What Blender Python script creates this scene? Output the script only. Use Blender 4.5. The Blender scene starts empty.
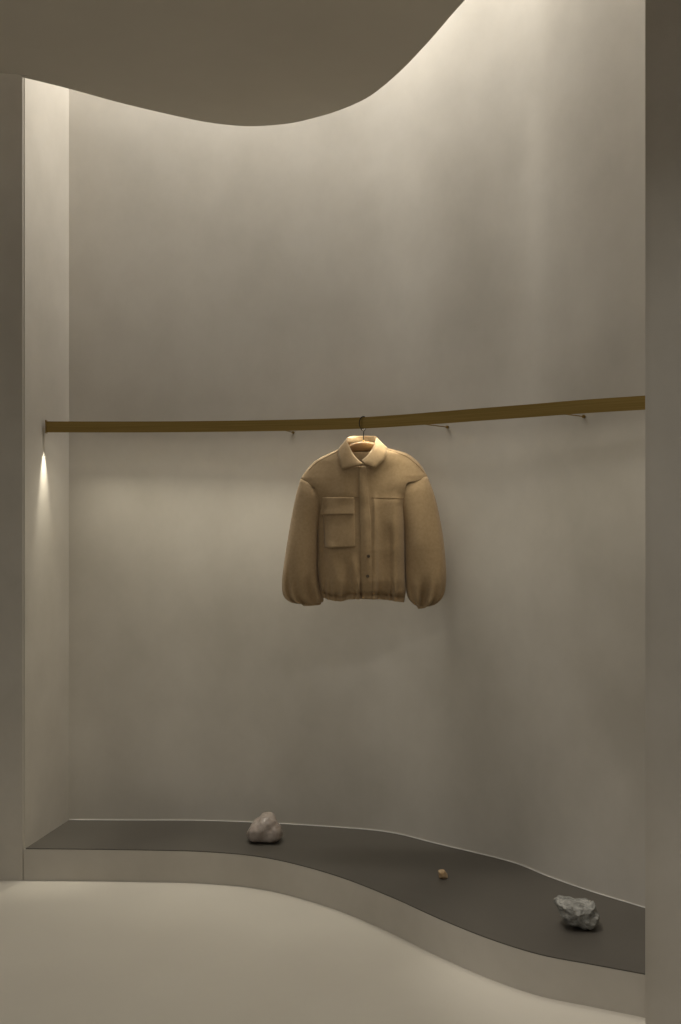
import bpy, bmesh, math, random
from mathutils import Vector, noise

random.seed(4)
scn = bpy.context.scene
COL = scn.collection

# ------------------------------------------------------------------ camera
F, CX, HY, EYE = 1000.0, 340.5, 510.0, 1.50     # focal length in pixels, optical axis, horizon row, eye height (m)
cam_d = bpy.data.cameras.new('camera')
cam = bpy.data.objects.new('camera', cam_d)
COL.objects.link(cam)
cam.location = (0, 0, EYE)
cam.rotation_euler = (math.pi / 2, 0, 0)
cam_d.sensor_width = 36.0
cam_d.lens = F / 1024 * 36.0
cam_d.shift_y = (HY - 512) / 1024
cam_d.clip_start = 0.05
scn.camera = cam
scn.view_settings.view_transform = 'Standard'
scn.view_settings.look = 'None'
scn.view_settings.gamma = 1.0
scn.view_settings.use_curve_mapping = False
scn.view_settings.exposure = 0.0
scn.cycles.use_denoising = True
scn.cycles.diffuse_bounces = 6
scn.cycles.max_bounces = 12


def P(x, y, d):
    """world point at depth d (m) for a measured direction"""
    return Vector(((x - CX) * d / F, d, EYE + (HY - y) * d / F))


def plan(x, y, h):
    """plan position of a measured point whose height h (m) is known"""
    d = (EYE - h) * F / (y - HY)
    return Vector(((x - CX) * d / F, d, 0))


# ------------------------------------------------------------------ maths
def catmull(pts, n):
    """smooth curve through pts, n samples a span"""
    pts = [Vector(p) for p in pts]
    out = []
    for i in range(len(pts) - 1):
        p1, p2 = pts[i], pts[i + 1]
        p0 = pts[i - 1] if i else p1 * 2 - p2
        p3 = pts[i + 2] if i + 2 < len(pts) else p2 * 2 - p1
        for k in range(n):
            t = k / n
            out.append(0.5 * ((2 * p1) + (p2 - p0) * t + (2 * p0 - 5 * p1 + 4 * p2 - p3) * t * t
                              + (3 * p1 - p0 - 3 * p2 + p3) * t ** 3))
    out.append(pts[-1].copy())
    return out


def linpts(pts, n):
    pts = [Vector(p) for p in pts]
    out = []
    for i in range(len(pts) - 1):
        for k in range(n):
            out.append(pts[i].lerp(pts[i + 1], k / n))
    out.append(pts[-1].copy())
    return out


def interp(table, v):
    if v <= table[0][0]:
        return table[0][1]
    for (a, fa), (b, fb) in zip(table, table[1:]):
        if v <= b:
            return fa + (fb - fa) * (v - a) / (b - a)
    return table[-1][1]


def along(pts, t):
    """point at fraction t of the polyline's length"""
    seg = [(pts[i + 1] - pts[i]).length for i in range(len(pts) - 1)]
    L = sum(seg) * min(max(t, 0), 1)
    for i, s in enumerate(seg):
        if L <= s or i == len(seg) - 1:
            return pts[i].lerp(pts[i + 1], min(1, L / s if s else 0))
        L -= s


def sstep(a, b, x):
    t = min(1, max(0, (x - a) / (b - a)))
    return t * t * (3 - 2 * t)


# ------------------------------------------------------------------ materials
def srgb(r, g, b):
    f = lambda c: (c / 255 / 12.92) if c / 255 <= 0.04045 else ((c / 255 + 0.055) / 1.055) ** 2.4
    return (f(r), f(g), f(b), 1)


def mat(name, c1, c2, scale=3.0, rough=0.8, metal=0.0, bump=0.0, bscale=60.0, spec=0.5, stretch=(1, 1, 1),
        detail=6.0, sss=0.0, sheen=0.0, ramp=(0.35, 0.65), rough2=None):
    m = bpy.data.materials.new(name)
    m.use_nodes = True
    nt = m.node_tree
    b = nt.nodes['Principled BSDF']
    tc = nt.nodes.new('ShaderNodeTexCoord')
    mp = nt.nodes.new('ShaderNodeMapping')
    mp.inputs['Scale'].default_value = stretch
    nt.links.new(tc.outputs['Object'], mp.inputs['Vector'])
    n = nt.nodes.new('ShaderNodeTexNoise')
    n.inputs['Scale'].default_value = scale
    n.inputs['Detail'].default_value = detail
    n.inputs['Roughness'].default_value = 0.6
    nt.links.new(mp.outputs[0], n.inputs['Vector'])
    r = nt.nodes.new('ShaderNodeValToRGB')
    r.color_ramp.elements[0].position = ramp[0]
    r.color_ramp.elements[0].color = (*c1[:3], 1)
    r.color_ramp.elements[1].position = ramp[1]
    r.color_ramp.elements[1].color = (*c2[:3], 1)
    nt.links.new(n.outputs['Fac'], r.inputs['Fac'])
    nt.links.new(r.outputs['Color'], b.inputs['Base Color'])
    b.inputs['Roughness'].default_value = rough
    b.inputs['Metallic'].default_value = metal
    b.inputs['Specular IOR Level'].default_value = spec
    if rough2 is not None:
        mr = nt.nodes.new('ShaderNodeMapRange')
        mr.inputs['From Min'].default_value = 0.35
        mr.inputs['From Max'].default_value = 0.65
        mr.inputs['To Min'].default_value = rough
        mr.inputs['To Max'].default_value = rough2
        nt.links.new(n.outputs['Fac'], mr.inputs['Value'])
        nt.links.new(mr.outputs[0], b.inputs['Roughness'])
    if sss:
        b.inputs['Subsurface Weight'].default_value = sss
        b.inputs['Subsurface Radius'].default_value = (0.03, 0.02, 0.015)
        b.inputs['Subsurface Scale'].default_value = 0.6
    if sheen:
        b.inputs['Sheen Weight'].default_value = sheen
        b.inputs['Sheen Roughness'].default_value = 0.5
    if bump:
        n2 = nt.nodes.new('ShaderNodeTexNoise')
        n2.inputs['Scale'].default_value = bscale
        n2.inputs['Detail'].default_value = 4
        nt.links.new(mp.outputs[0], n2.inputs['Vector'])
        bm_ = nt.nodes.new('ShaderNodeBump')
        bm_.inputs['Strength'].default_value = bump
        bm_.inputs['Distance'].default_value = 0.01
        nt.links.new(n2.outputs['Fac'], bm_.inputs['Height'])
        nt.links.new(bm_.outputs[0], b.inputs['Normal'])
    return m


def glow(name, col, s):
    m = bpy.data.materials.new(name)
    m.use_nodes = True
    b = m.node_tree.nodes['Principled BSDF']
    b.inputs['Base Color'].default_value = (0.8, 0.8, 0.78, 1)
    b.inputs['Emission Color'].default_value = (*col, 1)
    b.inputs['Emission Strength'].default_value = s
    return m


PLASTER = mat('warm grey plaster', (0.45, 0.415, 0.358), (0.545, 0.507, 0.445), scale=1.6, rough=0.85, bump=0.12,
              bscale=7, spec=0.2, stretch=(1, 1, 0.8))
CEIL = mat('ceiling plaster', (0.56, 0.52, 0.445), (0.61, 0.57, 0.49), scale=1.1, rough=0.9, bump=0.05, bscale=9, spec=0.15)
FLOOR = mat('microcement floor', (0.51, 0.47, 0.40), (0.55, 0.51, 0.435), scale=1.3, rough=0.55, bump=0.03,
            bscale=6, spec=0.3, rough2=0.7)
SLATE = mat('dark matte stone', (0.066, 0.058, 0.047), (0.080, 0.071, 0.057), scale=2.5, rough=0.42, bump=0.02, bscale=20,
            spec=0.6, rough2=0.5)
BEAD = mat('pale sealant', (0.50, 0.48, 0.43), (0.55, 0.53, 0.48), scale=10, rough=0.5)
BRASS = mat('brushed brass', (0.26, 0.17, 0.05), (0.33, 0.22, 0.07), scale=3, rough=0.36, metal=1.0, stretch=(1, 1, 60), rough2=0.44)
DARKM = mat('dark bronze wire', (0.018, 0.014, 0.010), (0.028, 0.022, 0.016), scale=20, rough=0.5, metal=0.4, spec=0.3)
LED = glow('led diffuser', (1.0, 0.9, 0.7), 1.0)
CLOTH = mat('tan wool cloth', (0.325, 0.228, 0.125), (0.375, 0.265, 0.148), scale=90, rough=0.95, bump=0.12, bscale=700,
            spec=0.1, sheen=0.15)
SEAM = mat('tan seam thread', (0.19, 0.125, 0.065), (0.22, 0.145, 0.075), scale=60, rough=0.95, spec=0.1)
BUTTON = mat('brown horn button', (0.075, 0.048, 0.025), (0.11, 0.07, 0.035), scale=80, rough=0.4)
WOOD = mat('honey wood', (0.21, 0.10, 0.028), (0.30, 0.155, 0.045), scale=14, rough=0.4, stretch=(1, 8, 8))
QUARTZ = mat('pinkish white quartz', (0.27, 0.22, 0.185), (0.41, 0.35, 0.305), scale=22, rough=0.25, bump=0.3, bscale=40,
             sss=0.15, rough2=0.4)
TANROCK = mat('ochre stone', (0.33, 0.21, 0.095), (0.48, 0.35, 0.22), scale=60, rough=0.8, bump=0.3, bscale=160)
GREYROCK = mat('grey stone', (0.12, 0.116, 0.10), (0.32, 0.31, 0.28), scale=30, rough=0.8, bump=0.6, bscale=110,
               detail=9, ramp=(0.33, 0.66))


# ------------------------------------------------------------------ builders
def obj(name, bm, m, parent=None, smooth=True, mods=()):
    bmesh.ops.recalc_face_normals(bm, faces=bm.faces[:])
    me = bpy.data.meshes.new(name)
    bm.to_mesh(me)
    bm.free()
    me.materials.append(m)
    if smooth:
        for p in me.polygons:
            p.use_smooth = True
    o = bpy.data.objects.new(name, me)
    COL.objects.link(o)
    if parent:
        o.parent = parent
        o.matrix_parent_inverse = parent.matrix_basis.inverted()
    return o


def tag(o, label, cat, group=None):
    o['label'] = label
    o['category'] = cat
    if group:
        o['group'] = group
    return o


def struct(o):
    o['kind'] = 'structure'
    return o


def thing(name, loc, label, cat, group=None):
    o = bpy.data.objects.new(name, None)
    o.empty_display_size = 0.05
    o.location = loc
    COL.objects.link(o)
    return tag(o, label, cat, group)


def prism(poly, z0, z1, bm=None):
    """solid with the plan outline poly between two heights"""
    bm = bm or bmesh.new()
    lo = [bm.verts.new((p.x, p.y, z0)) for p in poly]
    hi = [bm.verts.new((p.x, p.y, z1)) for p in poly]
    n = len(poly)
    for i in range(n):
        bm.faces.new((lo[i], lo[(i + 1) % n], hi[(i + 1) % n], hi[i]))
    bmesh.ops.triangulate(bm, faces=[bm.faces.new(lo[::-1]), bm.faces.new(hi)])
    return bm


def resample(pts, n):
    return [along(pts, i / (n - 1)) for i in range(n)]


def ribbon(A, B, z0, z1):
    """solid between two plan curves, quads all the way"""
    n = max(len(A), len(B))
    A, B = (A if len(A) == n else resample(A, n)), (B if len(B) == n else resample(B, n))
    bm = bmesh.new()
    rows = [[bm.verts.new((p.x, p.y, z)) for p, z in ((a, z0), (b, z0), (b, z1), (a, z1))] for a, b in zip(A, B)]
    for u, v in zip(rows, rows[1:]):
        for q in range(4):
            bm.faces.new((u[q], u[(q + 1) % 4], v[(q + 1) % 4], v[q]))
    bm.faces.new(rows[0][::-1])
    bm.faces.new(rows[-1])
    return bm


def grid(rows, closed=False):
    """quad sheet through rows of points"""
    bm = bmesh.new()
    vs = [[bm.verts.new(p) for p in r] for r in rows]
    for a, b in zip(vs, vs[1:]):
        n = len(a)
        for i in range(n if closed else n - 1):
            j = (i + 1) % n
            bm.faces.new((a[i], a[j], b[j], b[i]))
    return bm


def tube(pts, r, sides=8, bm=None, cap=True, ry=None):
    """round or oval bar along pts; r may be a list"""
    bm = bm or bmesh.new()
    n = len(pts)
    rr = r if isinstance(r, (list, tuple)) else [r] * n
    rings = []
    up = None
    for i, p in enumerate(pts):
        t = (pts[min(i + 1, n - 1)] - pts[max(i - 1, 0)]).normalized()
        if up is None:
            up = Vector((0, 1, 0)) if abs(t.y) < 0.9 else Vector((1, 0, 0))
        a = (up - t * up.dot(t)).normalized()
        up = a
        b = t.cross(a)
        k = (ry / rr[i]) if ry else 1.0
        rings.append([bm.verts.new(p + a * math.cos(2 * math.pi * q / sides) * rr[i]
                                   + b * math.sin(2 * math.pi * q / sides) * rr[i] * k) for q in range(sides)])
    for u, v in zip(rings, rings[1:]):
        for q in range(sides):
            bm.faces.new((u[q], u[(q + 1) % sides], v[(q + 1) % sides], v[q]))
    if cap:
        bm.faces.new(rings[0][::-1])
        bm.faces.new(rings[-1])
    return bm


def edge_split(o, deg=35):
    o.data.set_sharp_from_angle(angle=math.radians(deg))
    return o


def offset(pts, d):
    """plan curve moved sideways by d (positive: away from the room)"""
    out = []
    n = len(pts)
    for i, p in enumerate(pts):
        t = (pts[min(i + 1, n - 1)] - pts[max(i - 1, 0)]).normalized()
        out.append(p + Vector((-t.y, t.x, 0)) * d)
    return out


# ------------------------------------------------------------------ setting
H_STEP = 0.13
TOP = 4.35
bk = [(69, 820), (130, 820.3), (200, 820.6), (265, 823), (340, 827.5), (390, 832.5), (440, 844.5), (510, 861.5),
      (550, 877), (590, 891), (644, 907.5)]
wall_curve = [plan(x, y, H_STEP) for x, y in bk]
last = wall_curve[-1] + (wall_curve[-1] - wall_curve[-2]).normalized() * 0.30
wall_curve = catmull(wall_curve + [last], 8)
ft = [(24, 848.3), (60, 848.6), (100, 849), (150, 849.8), (200, 851), (250, 855), (290, 862.3), (340, 876.5), (390, 896),
      (440, 918.5), (490, 938.5), (540, 954), (590, 963.5), (644, 973.5)]
front_curve = [plan(x, y, H_STEP) for x, y in ft]
flast = front_curve[-1] + (front_curve[-1] - front_curve[-2]).normalized() * 0.10
front_curve = catmull(front_curve + [flast], 6)

fl = [Vector((-4.2, -4, 0)), Vector((4.2, -4, 0)), Vector((4.2, 6, 0)), Vector((-4.2, 6, 0))]
struct(obj('floor', prism(fl, -0.1, 0), FLOOR, smooth=False))

# curved back wall, one solid
o = struct(obj('wall_back', ribbon(wall_curve, offset(wall_curve, 0.16), 0, TOP), PLASTER))
edge_split(o)

# left wall: front face of the pier and the return into the niche
pl = front_curve[0]
wc = wall_curve[0]
wl = [Vector((-4.0, 4.075, 0)), Vector((pl.x, pl.y, 0)), Vector((wc.x, wc.y, 0)), Vector((wc.x - 0.02, wc.y + 0.3, 0)), Vector((-4.0, wc.y + 0.3, 0))]
bm = prism(wl, 0, TOP)
ed = [e for e in bm.edges if all((v.co.xy - pl.xy).length < 1e-4 for v in e.verts)]
bmesh.ops.bevel(bm, geom=ed, offset=0.006, segments=3, affect='EDGES')
o = struct(obj('wall_left', bm, PLASTER))
edge_split(o)

# right wall: nib that closes the niche, then the side of the room
pr = P(645, HY, 2.90).xy.to_3d()
p2 = P(676.5, HY, 2.88).xy.to_3d()
NIB = Vector((1.25, 3.9, 0))       # far end of the nib's inner face
wr = [pr, p2, Vector((p2.x + 0.28, 2.60, 0)), Vector((p2.x + 0.30, -4, 0)), Vector((p2.x + 1.2, -4, 0)), Vector((p2.x + 1.2, 3.9, 0)), NIB]
bm = prism(wr, 0, TOP)
ed = [e for e in bm.edges if all((v.co.xy - pr.xy).length < 1e-4 for v in e.verts)]
bmesh.ops.bevel(bm, geom=ed, offset=0.012, segments=4, affect='EDGES')
o = struct(obj('wall_right', bm, PLASTER))
edge_split(o)



def nib_x(y):
    return pr.x + (NIB.x - pr.x) * (y - pr.y) / (NIB.y - pr.y)


def clip_nib(pts, gap):
    out = []
    for p in pts:
        if p.x > nib_x(p.y) - gap:
            a = out[-1]
            lo, hi = 0.0, 1.0
            for _ in range(30):
                m = (lo + hi) / 2
                q = a.lerp(p, m)
                lo, hi = (m, hi) if q.x < nib_x(q.y) - gap else (lo, m)
            out.append(a.lerp(p, lo))
            break
        out.append(p)
    return out


# floating ceiling with the wavy edge, and the upper ceiling over the light slot
HC = 3.05
ce = [(0, 73), (23, 77.5), (68, 88.5), (125, 104), (190, 119), (220, 124), (250, 126.3), (285, 124), (310, 119),
      (340, 110), (370, 96), (400, 71.5), (430, 40), (465, 0)]
cc = []
for x, y in ce:
    d = (HC - EYE) * F / (HY - y)
    cc.append(Vector(((x - CX) * d / F, d, 0)))
cc = [Vector((-4.0, 3.30, 0)), Vector((-2.2, 3.38, 0))] + cc + [Vector((0.50, 2.72, 0)), Vector((0.66, 2.40, 0)), Vector((0.98, 2.15, 0))]
cc = catmull(cc, 8)
cpoly = cc + [Vector((0.98, -4, 0)), Vector((-4.0, -4, 0))]
o = struct(obj('ceiling', prism(cpoly, HC, HC + 0.14), CEIL))
edge_split(o)
up = [Vector((-4.0, -4, 0)), Vector((2.2, -4, 0)), Vector((2.2, 5.0, 0)), Vector((-4.0, 5.0, 0))]
struct(obj('ceiling_upper', prism(up, TOP, TOP + 0.1), CEIL, smooth=False))

# raised display plinth along the wall
pt = thing('display_plinth', (front_curve[40].x, front_curve[40].y + 0.2, 0),
           'low raised display plinth with wavy plaster front and dark stone top under the rail', 'plinth')
back_in = clip_nib(offset(wall_curve, -0.002), .002)
prm = clip_nib(front_curve, .002)
obj_p = obj('plinth_face', ribbon(prm, back_in, 0, H_STEP - 0.004), PLASTER, pt)
edge_split(obj_p)
inner = offset(front_curve, 0.0004)
inner = clip_nib(inner, .003)
inner[0].x = front_curve[0].x + 0.006
o = obj('plinth_top', ribbon(inner, clip_nib(offset(wall_curve, -0.004), .003), H_STEP - 0.0035, H_STEP), SLATE, pt)
edge_split(o)
o['label'] = 'dark grey-brown stone top'

bead = [Vector((p.x, p.y, H_STEP + 0.0015)) for p in clip_nib(offset(wall_curve, -0.003), 0)]
struct(obj('baseboard_back', tube(bead, 0.0022, 6), BEAD))

# ------------------------------------------------------------------ brass rail
RB, RT = 1.8255, 1.8715
rl = [(46, 432.5), (150, 432.5), (250, 431.6), (320, 430.2), (370, 428.4), (420, 425.3), (480, 421), (530, 417.5),
      (583, 413.6), (645, 409.9)]
rc = []
for x, y in rl:
    d = (RB - EYE) * F / (HY - y)
    rc.append(Vector(((x - CX) * d / F, d, 0)))
rc[-1] += (rc[-1] - rc[-2]).normalized() * .016
rail_c = catmull(rc, 12)


def rail_at_x(x):
    for a, b in zip(rail_c, rail_c[1:]):
        if a.x <= x <= b.x:
            return a.lerp(b, (x - a.x) / (b.x - a.x)), (b - a).normalized()


rail = thing('clothes_rail', (rail_c[60].x, rail_c[60].y, RB),
             'flat curved brass hanging rail running wall to wall above the plinth', 'clothes rail')
TH = 0.006
# inverted channel: two side plates under a solid top, the strip sits inside
LS = RB + 0.0022
sec = [(-TH, RB), (-TH, RT), (TH, RT), (TH, RB + .002), (TH - .0016, RB + .002), (TH - .0016, LS + .002), (-TH + .0016, LS + .002), (-TH + .0016, RB)]
rows = []
for i, p in enumerate(rail_c):
    rows.append([Vector((offset(rail_c[max(0, i - 1):i + 2], a)[1 if i else 0].x, offset(rail_c[max(0, i - 1):i + 2], a)[1 if i else 0].y, z)) for a, z in sec])
bmr = grid(rows, closed=True)
edge_split(obj('rail_bar', bmr, BRASS, rail))
o = obj('light_strip', ribbon(offset(rail_c, -0.0035), offset(rail_c, 0.0035), LS, LS + .0019), LED, rail)
edge_split(o)
o['label'] = 'thin warm glowing strip under the rail'
for px in (292, 449, 583):
    tgt = min(wall_curve, key=lambda p: abs(CX + p.x / p.y * F - px))
    best = min(rail_c, key=lambda p: (p - tgt).length)
    a = Vector((best.x, best.y, RB + 0.012)) + (tgt - best).normalized() * TH
    b = Vector((tgt.x, tgt.y, RB + 0.012))
    nrm = (b - a).normalized()
    bmk = tube([a, b], 0.002, 10)
    tube([b - nrm * 0.008, b - nrm * 0.001], 0.006, 14, bmk)
    edge_split(obj('wall_bracket', bmk, BRASS, rail))
# left end plate against the niche side
e0 = rail_c[0]
t0 = (rail_c[1] - rail_c[0]).normalized()
nn = Vector((-t0.y, t0.x, 0))
ep = [e0 + nn * a + t0 * b for a, b in ((-0.010, -0.0005), (0.010, -0.0005), (0.010, 0.003), (-0.010, 0.003))]
edge_split(obj('end_plate', prism(ep, RB - 0.004, RT + 0.006), BRASS, rail))
e1 = rail_c[-1]
t1 = (rail_c[-1] - rail_c[-2]).normalized()
nn = Vector((-t1.y, t1.x, 0))
ep = [e1 + nn * a + t1 * b for a, b in ((-0.009, -0.012), (0.009, -0.012), (0.009, -0.002), (-0.009, -0.002))]
edge_split(obj('end_plate', prism(ep, RB - 0.003, RT + 0.003), DARKM, rail))

# ------------------------------------------------------------------ hanger
JD, _jt = rail_at_x((363.4 - CX) * 4.0 / F)
JD = JD.y


def J(x, y, dz=0.0):
    p = P(x, y, JD)
    p.y += dz
    return p


hang = thing('clothes_hanger', J(363.4, 446), 'wooden clothes hanger with dark wire hook inside the jacket collar', 'hanger')
bar = catmull([J(319, 467.5, -.004), J(330, 459.5, -.004), J(341, 452.6, -.002), J(352, 448.2, 0), J(363.4, 446.6, 0),
               J(375, 447.6, 0), J(386, 451.3, -.002), J(398, 456.6, -.004), J(410, 464, -.004)], 6)
nb = len(bar)
rad = [0.0085 + 0.004 * math.exp(-((i - nb / 2) / 9) ** 2) for i in range(nb)]
bmh = bmesh.new()
rings = []
for i, p in enumerate(bar):
    hh = 0.0115 + 0.009 * math.exp(-((i - nb / 2) / 10) ** 2)
    ring = []
    for q in range(14):
        a = 2 * math.pi * q / 14
        c, s = math.cos(a), math.sin(a)
        ring.append(bmh.verts.new(p + Vector((0, 0.0085 * math.copysign(abs(c) ** .7, c), hh * math.copysign(abs(s) ** .7, s)))))
    rings.append(ring)
for u, v in zip(rings, rings[1:]):
    for q in range(14):
        bmh.faces.new((u[q], u[(q + 1) % 14], v[(q + 1) % 14], v[q]))
bmh.faces.new(rings[0][::-1])
bmh.faces.new(rings[-1])
obj('hanger_bar', bmh, WOOD, hang)
# wire hook: a drop-shaped loop in front of the rail, its tip bent over the rail's top edge
WR = 0.0020
fy = -TH - WR - 0.0004
topz = RT + WR
cyc = (HY - (topz - EYE) / JD * F)
loop = []
for k in range(41):
    a = math.radians(-78 + 336 * k / 40)
    w = 4.0 * math.cos(a)
    h = math.sin(a)
    yy = 423.4 - h * (423.4 - cyc)
    if h < 0:
        yy = 423.4 - h * 7.6
        w *= (1 - 0.35 * h * h)
    loop.append(J(363.3 + w, yy, fy))
bmw = tube(loop, WR, 8)
stem = catmull([J(363.9, 430.6, fy), J(363.6, 433, fy), J(363.5, 436.5, -.004), J(363.5, 442.5, 0)], 5)
tube(stem, WR, 8, bmw)
tip = catmull([J(363.3, cyc, fy), J(363.3, cyc, -0.003), J(363.3, cyc, 0.003), J(363.3, cyc, TH + WR + .0006),
               J(363.3, cyc + 2.2, TH + WR + .0016), J(363.3, cyc + 4.5, TH + WR + .0018)], 4)
tube(tip, WR, 8, bmw)
obj('hook', bmw, DARKM, hang)
obj('ferrule', tube([J(363.5, 440.0), J(363.5, 443.2)], 0.0045, 12), BRASS, hang)

# ------------------------------------------------------------------ jacket
jac = thing('jacket', J(363, 600), 'tan wool jacket with balloon sleeves and one chest pocket hanging from the brass rail', 'jacket')

EL = [(436, 351), (443, 346), (449, 338), (455, 326), (461, 315), (470, 306.5), (478, 300.3), (484, 300.6), (490, 304.5), (498, 312), (508, 316.7), (534, 317), (567, 316.5),
      (590, 319), (604, 324)]
ER = [(436, 377), (440, 379), (448, 387), (454.5, 409), (464, 420), (476, 427.6), (482, 427), (488, 420), (496, 410.5), (506, 405.2), (534, 405), (567, 405), (590, 406), (604, 404)]
TT = [(436, .030), (449, .042), (466, .051), (500, .073), (550, .100), (580, .104), (590, .090), (596, .074), (606, .062)]
HEM = [(317, 594), (324, 597.5), (332, 599.6), (340, 600), (351, 597.6), (370, 597.6), (390, 599.4), (404, 602)]


def ridge(x, y, xc, w, amp, y0, y1, slope=0.0):
    xx = xc + slope * (y - y0)
    return amp * math.exp(-((x - xx) / w) ** 2) * sstep(y0 - 10, y0 + 8, y) * (1 - sstep(y1 - 8, y1 + 6, y))


def DF(x, y):
    """front surface of the jacket body, metres in front of the hanger's plane (negative)"""
    l, r = interp(EL, y), interp(ER, y)
    c, hw = (l + r) / 2, (r - l) / 2
    u = min(1, abs(x - c) / hw)
    pr_ = max(0, 1 - u ** 2.8) ** 0.47
    d = interp(TT, y) * pr_
    f = 0
    f += -.013 * math.exp(-((x - 381 - .02 * (y - 500)) / 6.5) ** 2) * sstep(492, 560, y)
    f += ridge(x, y, 395, 6.0, .008, 500, 600)
    f += ridge(x, y, 389, 3.0, -.004, 530, 600)
    f += ridge(x, y, 386, 10, -.005, 468, 500, -0.1)
    f += ridge(x, y, 362, 4.5, .005, 474, 600, 0.05)
    f += ridge(x, y, 374.5, 2.5, .006, 500, 600)
    f += ridge(x, y, 331, 5, .006, 548, 592, 0.18)
    f += ridge(x, y, 347, 4.5, -.007, 562, 596, 0.14)
    f += ridge(x, y, 354, 4, .007, 560, 597, 0.05)
    f += ridge(x, y, 323, 4, -.006, 500, 560)
    f += ridge(x, y, 350, 12, .006, 470, 500, -0.1)
    yh = interp([(a, b) for a, b in HEM], x)
    g = sstep(yh - 26, yh - 6, y)
    f += g * .0065 * math.sin(x * 0.83 + 1.5 * math.sin(x * .21)) * (0.6 + 0.4 * math.sin(x * .37 + 1))
    f -= .012 * math.exp(-((y - (yh - 5.5)) / 2.2) ** 2)
    f += .003 * noise.noise(Vector((x * .06, y * .035, 3)))
    return -(d + 1.7 * f * min(1, pr_ * 1.4))


def DB(x, y):
    l, r = interp(EL, y), interp(ER, y)
    c, hw = (l + r) / 2, (r - l) / 2
    u = min(1, abs(x - c) / hw)
    d = 0.62 * interp(TT, y) * max(0, 1 - u ** 2.6) ** 0.55
    yh = interp(HEM, x)
    g = sstep(yh - 26, yh - 6, y)
    f = g * .004 * math.sin(x * 0.7 + 2) + .004 * math.sin(x * .12) * sstep(480, 520, y)
    return d + f * (1 - u)


def coons(top, bot, lef, rig, nu, nv, depth):
    top, bot, lef, rig = [[Vector(p) for p in c] for c in (top, bot, lef, rig)]
    rows = []
    for j in range(nv + 1):
        s = j / nv
        row = []
        for i in range(nu + 1):
            u = i / nu
            t_, b_, l_, r_ = along(top, u), along(bot, u), along(lef, s), along(rig, s)
            p = (t_ * (1 - s) + b_ * s + l_ * (1 - u) + r_ * u
                 - (top[0] * (1 - u) * (1 - s) + top[-1] * u * (1 - s) + bot[0] * (1 - u) * s + bot[-1] * u * s))
            row.append(J(p.x, p.y, depth(p.x, p.y)))
        rows.append(row)
    return rows


side_l = catmull([(300, 480), (309, 485.5), (316.5, 490), (317.2, 510), (317.2, 534), (317, 567), (319.5, 590), (323, 597.2)], 6)
side_r = catmull([(428, 477.5), (416, 481), (405, 485.5), (404.8, 510), (404.8, 534), (405, 567), (405.5, 590), (404, 602)], 6)
hem = catmull([(323, 597.2), (332, 599.4), (340, 600), (351, 597.8), (370, 597.6), (390, 599.4), (404, 602)], 6)
top_f = catmull([(300, 480), (306.5, 470), (315, 461), (326, 454.8), (338, 449.2)], 6)[:-1] + \
    catmull([(338, 449.2), (345, 457), (354, 463.8), (363.5, 467), (373, 464.5), (380.5, 457), (387, 448)], 6)[:-1] + \
    catmull([(387, 448), (399, 450.8), (409, 454.5), (420, 464), (428, 477.5)], 6)
top_b = catmull([(300, 480), (306.5, 470), (315, 461), (326, 454.8), (338, 449.2)], 6)[:-1] + \
    catmull([(338, 449.2), (345, 445), (354, 442.2), (363.5, 441.6), (373, 442), (380.5, 444.2), (387, 448)], 6)[:-1] + \
    catmull([(387, 448), (399, 450.8), (409, 454.5), (420, 464), (428, 477.5)], 6)


def solidify(o, t, off=1.0, sub=0):
    if sub:
        s = o.modifiers.new('smooth', 'SUBSURF')
        s.levels = s.render_levels = sub
    m = o.modifiers.new('cloth thickness', 'SOLIDIFY')
    m.thickness = t
    m.offset = off
    return o


fr = coons(top_f, hem, side_l, side_r, 130, 100, DF)
ba = coons(top_b, hem, side_l, side_r, 80, 60, DB)
bmj = grid(fr)
for r in (grid(ba),):
    tmp = bpy.data.meshes.new('tmp')
    r.to_mesh(tmp)
    bmj.from_mesh(tmp)
    bpy.data.meshes.remove(tmp)
    r.free()
bmesh.ops.remove_doubles(bmj, verts=bmj.verts[:], dist=0.0004)
obj('body', bmj, CLOTH, jac)


def sleeve(O, I, BT, seed, flip):
    n = 46
    Oc, Ic = catmull(O, 8), catmull(I, 8)
    rows = []
    for j in range(n + 1):
        s = j / n
        k = s * (len(Oc) - 1)
        i0 = min(int(k), len(Oc) - 2)
        o_, i_ = Oc[i0].lerp(Oc[i0 + 1], k - i0), Ic[i0].lerp(Ic[i0 + 1], k - i0)
        c, h = (o_ + i_) / 2, (i_ - o_) / 2
        b = interp(BT, s)
        ring = []
        for q in range(56):
            a = 2 * math.pi * q / 56
            ca, sa = math.cos(a), math.sin(a)
            ca2 = math.copysign(abs(ca) ** .85, ca)
            sa2 = math.copysign(abs(sa) ** .85, sa)
            g = sstep(0.48, 0.86, s)
            w = 1 - g * (0.55 * (0.5 + 0.5 * math.sin(a * 11 + seed + 1.2 * math.sin(3 * a))) * abs(sa) ** .5)
            w += .17 * noise.noise(Vector((ca * 1.3 + seed, sa * 1.3, s * 3.2))) * sstep(0.05, 0.25, s)
            # long diagonal fold on the forearm
            w += -.26 * math.exp(-((a - (4.9 + flip * 1.1 * (s - .75))) / .22) ** 2) * sstep(.5, .75, s)
            w += .16 * math.exp(-((a - (4.45 + flip * 1.1 * (s - .75))) / .3) ** 2) * sstep(.45, .75, s)
            p = c + h * ca2 * (1 + 0.0 * w)
            ring.append(J(p.x, p.y, b * sa2 * w))
        rows.append(ring)
    return grid(rows, closed=True)


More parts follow.
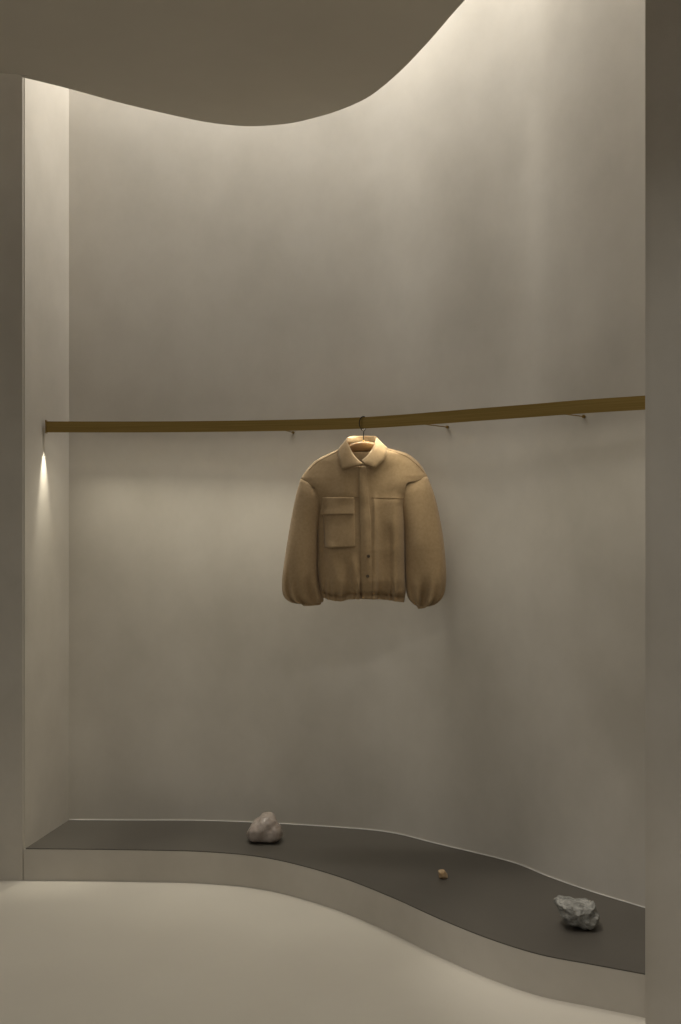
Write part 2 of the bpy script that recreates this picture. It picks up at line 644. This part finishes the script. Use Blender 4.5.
BT = [(0, .036), (.06, .048), (.15, .056), (.35, .074), (.6, .084), (.8, .078), (.9, .058), (1, .030)]
Lo = [(300.6, 478.6), (296, 495), (291, 520), (286.8, 545), (283.5, 567), (282, 582), (283.3, 595), (290, 601.8), (298, 603.6)]
Li = [(327, 492.5), (323, 506), (318.6, 532), (318.6, 555), (318.6, 570), (320, 584), (323, 595), (323.5, 601), (321, 602.4)]
Ro = [(427.4, 476.2), (433.8, 493), (438.8, 513), (443.5, 540), (446, 567), (445.7, 584), (443, 596), (436, 603.4), (429, 606.2)]
Ri = [(394, 486.5), (399, 502), (403.6, 530), (404.4, 555), (404.8, 573), (405.6, 587), (408, 597.5), (412.5, 603.4), (417, 606)]
solidify(obj('sleeve', sleeve(Lo, Li, BT, 1.0, -1), CLOTH, jac), .002, -1)
solidify(obj('sleeve', sleeve(Ro, Ri, BT, 4.0, 1), CLOTH, jac), .002, -1)


def cuff(a0, a1, b0, b1, t0, t1):
    rows = []
    for j in range(5):
        s = j / 4
        o_ = Vector(a0).lerp(Vector(b0), s)
        i_ = Vector(a1).lerp(Vector(b1), s)
        c, h = (o_ + i_) / 2, (i_ - o_) / 2
        t = t0 + (t1 - t0) * s
        ring = []
        for q in range(48):
            a = 2 * math.pi * q / 48
            w = 1 + .05 * math.sin(a * 13)
            p = c + h * math.cos(a) * w
            ring.append(J(p.x, p.y, t * math.sin(a) * w))
        rows.append(ring)
    return grid(rows, closed=True)


solidify(obj('cuff', cuff((299, 602.2), (321, 601.2), (303.5, 605.8), (320.5, 604.6), .029, .024), CLOTH, jac), .002, -1)
solidify(obj('cuff', cuff((428.5, 605), (416.5, 604.8), (425.5, 607.4), (418, 608.6), .029, .022), CLOTH, jac), .002, -1)


def patch(poly4, off, nu=16, nv=16, name='pocket', m=CLOTH, par=None, t=.002):
    (a, b, c, d) = [Vector(p) for p in poly4]      # top-left, top-right, bottom-right, bottom-left
    rows = []
    for j in range(nv + 1):
        s = j / nv
        row = []
        for i in range(nu + 1):
            u = i / nu
            p = a.lerp(b, u).lerp(d.lerp(c, u), s)
            row.append(J(p.x, p.y, DF(p.x, p.y) - off(u, s)))
        rows.append(row)
    return solidify(obj(name, grid(rows), m, par or jac), t, 0)


bell = lambda u, s: .0022 + .0085 * s * (1 - abs(2 * u - 1) ** 4) + .0015 * math.sin(u * 7) * s
pocket = patch(((322.5, 500), (354.3, 500), (355, 546), (325.2, 547)), bell, 26, 30, 'pocket')
patch(((322.8, 497.4), (354, 497.6), (353.6, 514.2), (320.8, 514.6)),
      lambda u, s: .0035 + .0125 * s * (0.75 + .25 * math.cos(u * 5)), 26, 14, 'pocket_flap', par=pocket)

plk = []
for j in range(61):
    s = j / 60
    y = 466.5 + (597.4 - 466.5) * s
    xl = 358.5 + 2.5 * s
    xr = interp([(466, 365.4), (490, 367.3), (520, 370), (560, 370.6), (598, 371)], y)
    row = []
    for i in range(11):
        x = xl + (xr - xl) * i / 10
        e = .0022 + .002 * (i / 10) + .0014 * math.sin(y * .28 + 1) * (i / 10)
        row.append(J(x, y, DF(x, y) - e))
    plk.append(row)
placket = solidify(obj('placket', grid(plk), CLOTH, jac), .0025, 0)
for bx, by in ((367.6, 554.8), (366.8, 574.2)):
    z = DF(bx, by) - .0075
    bmb = bmesh.new()
    prof = [(0, -.001), (.0035, -.001), (.0045, -.0026), (.0058, -.0024), (.0064, -.0008), (.0060, .003)]
    rings = []
    for r, h in prof[1:]:
        rings.append([bmb.verts.new(J(bx, by, z + h) + Vector((r * math.cos(q * math.pi / 10), 0, r * math.sin(q * math.pi / 10)))) for q in range(20)])
    bmb.faces.new(rings[0])
    for u, v in zip(rings, rings[1:]):
        for q in range(20):
            bmb.faces.new((u[q], u[(q + 1) % 20], v[(q + 1) % 20], v[q]))
    obj('button', bmb, BUTTON, placket)


def seam(pts, name, off=.0006, r=.0011, par=None):
    c = [J(p.x, p.y, DF(p.x, p.y) - off) for p in pts]
    return obj(name, tube(c, r, 6), SEAM, par or jac)


seam(catmull([(371, 498.2), (388, 498.3), (403.8, 499)], 14), 'yoke_seam')
seam(catmull([(354, 497.8), (359.5, 497.9)], 6), 'yoke_seam')
seam(catmull([(387.3, 450), (399, 454), (407, 457.5), (416, 464.5), (424, 473)], 8), 'shoulder_seam', .0004, .0010)
seam(catmull([(338.5, 451.5), (327, 457.2), (317, 463), (309, 470.5)], 8), 'shoulder_seam', .0004, .0010)


def rim(pts, dz, name):
    return obj(name, tube([J(p.x, p.y, z) for p, z in zip(pts, dz)], .0015, 6), SEAM, jac)


for e in (catmull([(300.5, 480.3), (306, 483.6), (311.5, 486.8), (316.3, 489.6)], 6),
          catmull([(427.6, 477.8), (420, 480), (412, 482.6), (405.4, 485.3)], 6)):
    n = len(e) - 1
    rim(e, [-.006 - .018 * math.sin(math.pi * i / n) ** .6 for i in range(n + 1)], 'armhole_seam')

# collar: neck stand, rolled fold line and falling leaf, front left -> back -> front right
Fo = [(362.8, 464.3, -.064), (358, 461, -.063), (353, 454.8, -.056), (349, 447, -.044), (346.8, 440.5, -.022), (348.5, 437, .016),
      (356, 435.6, .040), (364, 435.2, .046), (371, 435.3, .040), (376, 436.2, .016), (375.6, 440, -.016), (373, 447.3, -.038),
      (370, 452.4, -.050), (366, 457.4, -.059), (361.5, 461.4, -.066)]
Ou = [(363.6, 465.2, -.067), (355, 467.2, -.077), (341.6, 470.2, -.071), (339.2, 460, -.055), (337.7, 451.2, -.028), (341, 445.6, .018),
      (351, 443.6, .054), (364, 443.2, .060), (377, 443.6, .054), (385, 445.6, .018), (387.6, 449, -.024), (386.3, 455, -.048),
      (383, 461.2, -.060), (374, 469, -.077), (364.5, 465.6, -.073)]
fo = catmull([Vector(p) for p in Fo], 6)
ou = linpts([Vector(p) for p in Ou], 6)
rows = []
nn_ = len(fo)
for k in range(nn_):
    f, o_ = fo[k], ou[k]
    frac = k / (nn_ - 1)
    backness = math.sin(math.pi * frac) ** 2
    sgn = -1 if frac < .5 else 1
    st = f + Vector((sgn * 2.2 * (1 - backness), 2.2 + 6.5 * backness, .004 - .002 * backness))
    outd = Vector((0, 0, 1 if f.z > 0 else -1))
    prof = [st, st.lerp(f, .5), st.lerp(f, .85), f + outd * .0016]
    for t in (.12, .3, .55, .8, 1.0):
        bul = math.sin(math.pi * min(1, t * .9 + .08)) * .006
        prof.append(f.lerp(o_, t) + outd * bul)
    rows.append([J(p.x, p.y, p.z) for p in prof])
col = solidify(obj('collar', grid(rows), CLOTH, jac), .0028, 0)

# ------------------------------------------------------------------ stones on the plinth


def rock(name, outline, base_y, depth_ratio, m, seed, amp, freq, facet=0.0, levels=3, smooth=True, roundness=.5, squat=.89):
    cxp = sum(p[0] for p in outline) / len(outline)
    d = (EYE - H_STEP) * F / (base_y - HY)
    zmin = max(p[1] for p in outline)
    # outline to metres, seated on the stone top
    pts = [Vector(((x - cxp) * d / F, (zmin - y) * d / F * squat)) for x, y in outline]
    w = max(p.x for p in pts) - min(p.x for p in pts)
    hh = max(p.y for p in pts)
    c = sum(pts, Vector((0, 0))) / len(pts)
    dep = w * depth_ratio / 2
    bm = bmesh.new()
    rings = []
    for t in (-1.0, -.86, -.55, -.15, .25, .62, .9, 1.0):
        k = (1 - abs(t) ** 2.6) ** roundness if abs(t) < 1 else 0.0
        k = max(k, .18)
        ring = []
        for p in pts:
            q = c + (p - c) * k
            q.y = q.y * (1 - .0) if k > .3 else q.y
            ring.append(bm.verts.new((q.x, t * dep, q.y)))
        rings.append(ring)
    n = len(pts)
    for a, b in zip(rings, rings[1:]):
        for i in range(n):
            bm.faces.new((a[i], a[(i + 1) % n], b[(i + 1) % n], b[i]))
    bm.faces.new(rings[0][::-1])
    bm.faces.new(rings[-1])
    bmesh.ops.triangulate(bm, faces=bm.faces[:])
    bmesh.ops.subdivide_edges(bm, edges=bm.edges[:], cuts=levels, use_grid_fill=True)
    for _ in range(2 if smooth else 1):
        bmesh.ops.smooth_vert(bm, verts=bm.verts[:], factor=.4, use_axis_x=True, use_axis_y=True, use_axis_z=True)
    bmesh.ops.recalc_face_normals(bm, faces=bm.faces[:])
    bm.normal_update()
    off = Vector((seed * 7.3, seed * 3.1, seed))
    mv = []
    for v in bm.verts:
        q = v.co * freq / w + off
        dsp = amp * w * (noise.noise(q) + .5 * noise.noise(q * 2.1) + .28 * noise.noise(q * 4.3))
        if facet:
            f1 = noise.voronoi(q * .9)[0]
            dsp += facet * w * ((f1[1] - f1[0]) - .35) * -1
        mv.append((v, v.normal * dsp))
    for v, dv in mv:
        v.co += dv
    zlo = sorted(v.co.z for v in bm.verts)[max(1, len(bm.verts) // 60)]
    for v in bm.verts:
        v.co.z = max(0, v.co.z - zlo)
    o = obj(name, bm, m, smooth=smooth)
    o.location = ((cxp - CX) * d / F, d + dep * .12, H_STEP)
    return o


q = rock('quartz_stone', [(247, 832), (247.6, 827), (249.8, 824), (254, 820.6), (258.6, 817), (261.3, 813.4), (264.5, 812), (270, 812.3), (274, 816.5), (276.5, 821.4),
                          (281.2, 825.7), (283, 832), (281.3, 838.5), (275, 841), (265, 841.8), (256, 841.4), (249.5, 840)],
         841, .8, QUARTZ, 2.0, .05, 2.6, .05, 3, True, .30)
tag(q, 'rounded pinkish white quartz stone on the plinth below the jacket', 'stone')
q = rock('ochre_pebble', [(438, 870), (441, 869.2), (444.5, 869), (445.6, 872), (447.6, 875), (448, 878), (443, 878.6), (439, 878.3), (438.6, 874)],
         878.3, .85, TANROCK, 5.0, .05, 2.4, .06, 2, False, .5)
tag(q, 'tiny ochre pebble on the plinth between the two larger stones', 'pebble')
q = rock('grey_rock', [(556, 898), (558, 896), (562, 895.8), (572, 897.6), (585, 899.5), (595.2, 900.6), (595.2, 906), (596.5, 910), (598, 915),
                       (596.5, 924), (591, 927.8), (584, 926.5), (576, 924), (566, 922.5), (564.2, 915.5), (560, 912.6), (557.6, 905)],
         927, .75, GREYROCK, 8.0, .035, 5.0, .05, 4, False, .28)
tag(q, 'jagged grey rock on the plinth beside the right wall nib', 'stone')


# ------------------------------------------------------------------ lights
def area(name, loc, direction, sx, sy, power, col, spread=180, xaxis=None):
    l = bpy.data.lights.new(name, 'AREA')
    l.shape = 'RECTANGLE'
    l.size, l.size_y = sx, sy
    l.energy = power
    l.color = col
    l.spread = math.radians(spread)
    o = bpy.data.objects.new(name, l)
    z = -Vector(direction).normalized()
    x = Vector(xaxis).normalized() if xaxis is not None else Vector((1, 0, 0))
    y = z.cross(x).normalized()
    x = y.cross(z).normalized()
    from mathutils import Matrix
    M = Matrix((x, y, z)).transposed().to_4x4()
    M.translation = Vector(loc)
    o.matrix_world = M
    COL.objects.link(o)
    return o


WARM = (1.0, 0.98, 0.935)
# slot light above the floating ceiling, following the back wall
slot = offset(wall_curve, -0.25)
for k in range(2, len(slot) - 14, 8):
    a, b = slot[k], slot[min(k + 8, len(slot) - 1)]
    t = (b - a).normalized()
    nrm = Vector((-t.y, t.x, 0))
    c = (a + b) / 2
    area('slot_light', (c.x, c.y, TOP - 0.10), nrm * .30 + Vector((0, 0, -1)), (b - a).length * .95, .30,
         interp([(-1.2, 27), (0, 23), (.35, 14), (.65, 8.5), (1.0, 21), (1.2, 24)], c.x) * (b - a).length, WARM, 160, t)
# strip under the rail
RAILW = (1.0, 0.94, 0.78)
for k in range(3, len(rail_c) - 6, 6):
    a, b = rail_c[k], rail_c[k + 6]
    t = (b - a).normalized()
    c = (a + b) / 2
    area('rail_light', (c.x, c.y, LS - .0006), (0, 0, -1), (b - a).length * .98, .006, interp([(-1.2, 2.1), (-.2, 1.6), (.4, .65), (1.1, .4)], c.x) * (b - a).length, RAILW, 104, t)
    area('rail_light', (c.x, c.y, LS - .0008), (0, 0, -1), (b - a).length * .98, .006, interp([(-1.2, .55), (.4, .45), (1.1, .3)], c.x) * (b - a).length, RAILW, 180, t)
sp = bpy.data.lights.new('rail_end_light', 'SPOT')
sp.energy = 30
sp.color = (1.0, .95, .80)
sp.spot_size = math.radians(27)
sp.spot_blend = 1.0
sp.shadow_soft_size = .003
so = bpy.data.objects.new('rail_end_light', sp)
COL.objects.link(so)
e_ = rail_c[0] + t0 * .009
so.location = (e_.x, e_.y, RB + .001)
def spot(name, loc, aim, power, deg, blend, col, r):
    l = bpy.data.lights.new(name, 'SPOT')
    l.energy, l.color, l.spot_blend, l.shadow_soft_size = power, col, blend, r
    l.spot_size = math.radians(deg)
    o = bpy.data.objects.new(name, l)
    o.location = loc
    o.rotation_euler = (Vector(aim) - Vector(loc)).to_track_quat('-Z', 'Y').to_euler()
    COL.objects.link(o)


spot('plinth_fill_spot', (-.15, 2.85, HC - .01), (.78, 3.22, H_STEP), 120, 25, 1.0, (1.0, .95, .88), .05)  # added fill spot, no fixture behind it: lifts the plinth top's right end
# room downlights in the floating ceiling, out of the picture
for x, y, p in ((-0.9, 1.7, 3.5), (0.1, 1.7, 6.5), (-2.2, 1.0, 4), (0.3, -0.6, 5)):
    area('room_light', (x, y, HC - .005), (0, 0, -1), .3, .3, p, (1.0, .97, .91), 140)

w = bpy.data.worlds.new('world')
scn.world = w
w.use_nodes = True
w.node_tree.nodes['Background'].inputs[0].default_value = (1.0, .98, .93, 1)
w.node_tree.nodes['Background'].inputs[1].default_value = 0.25
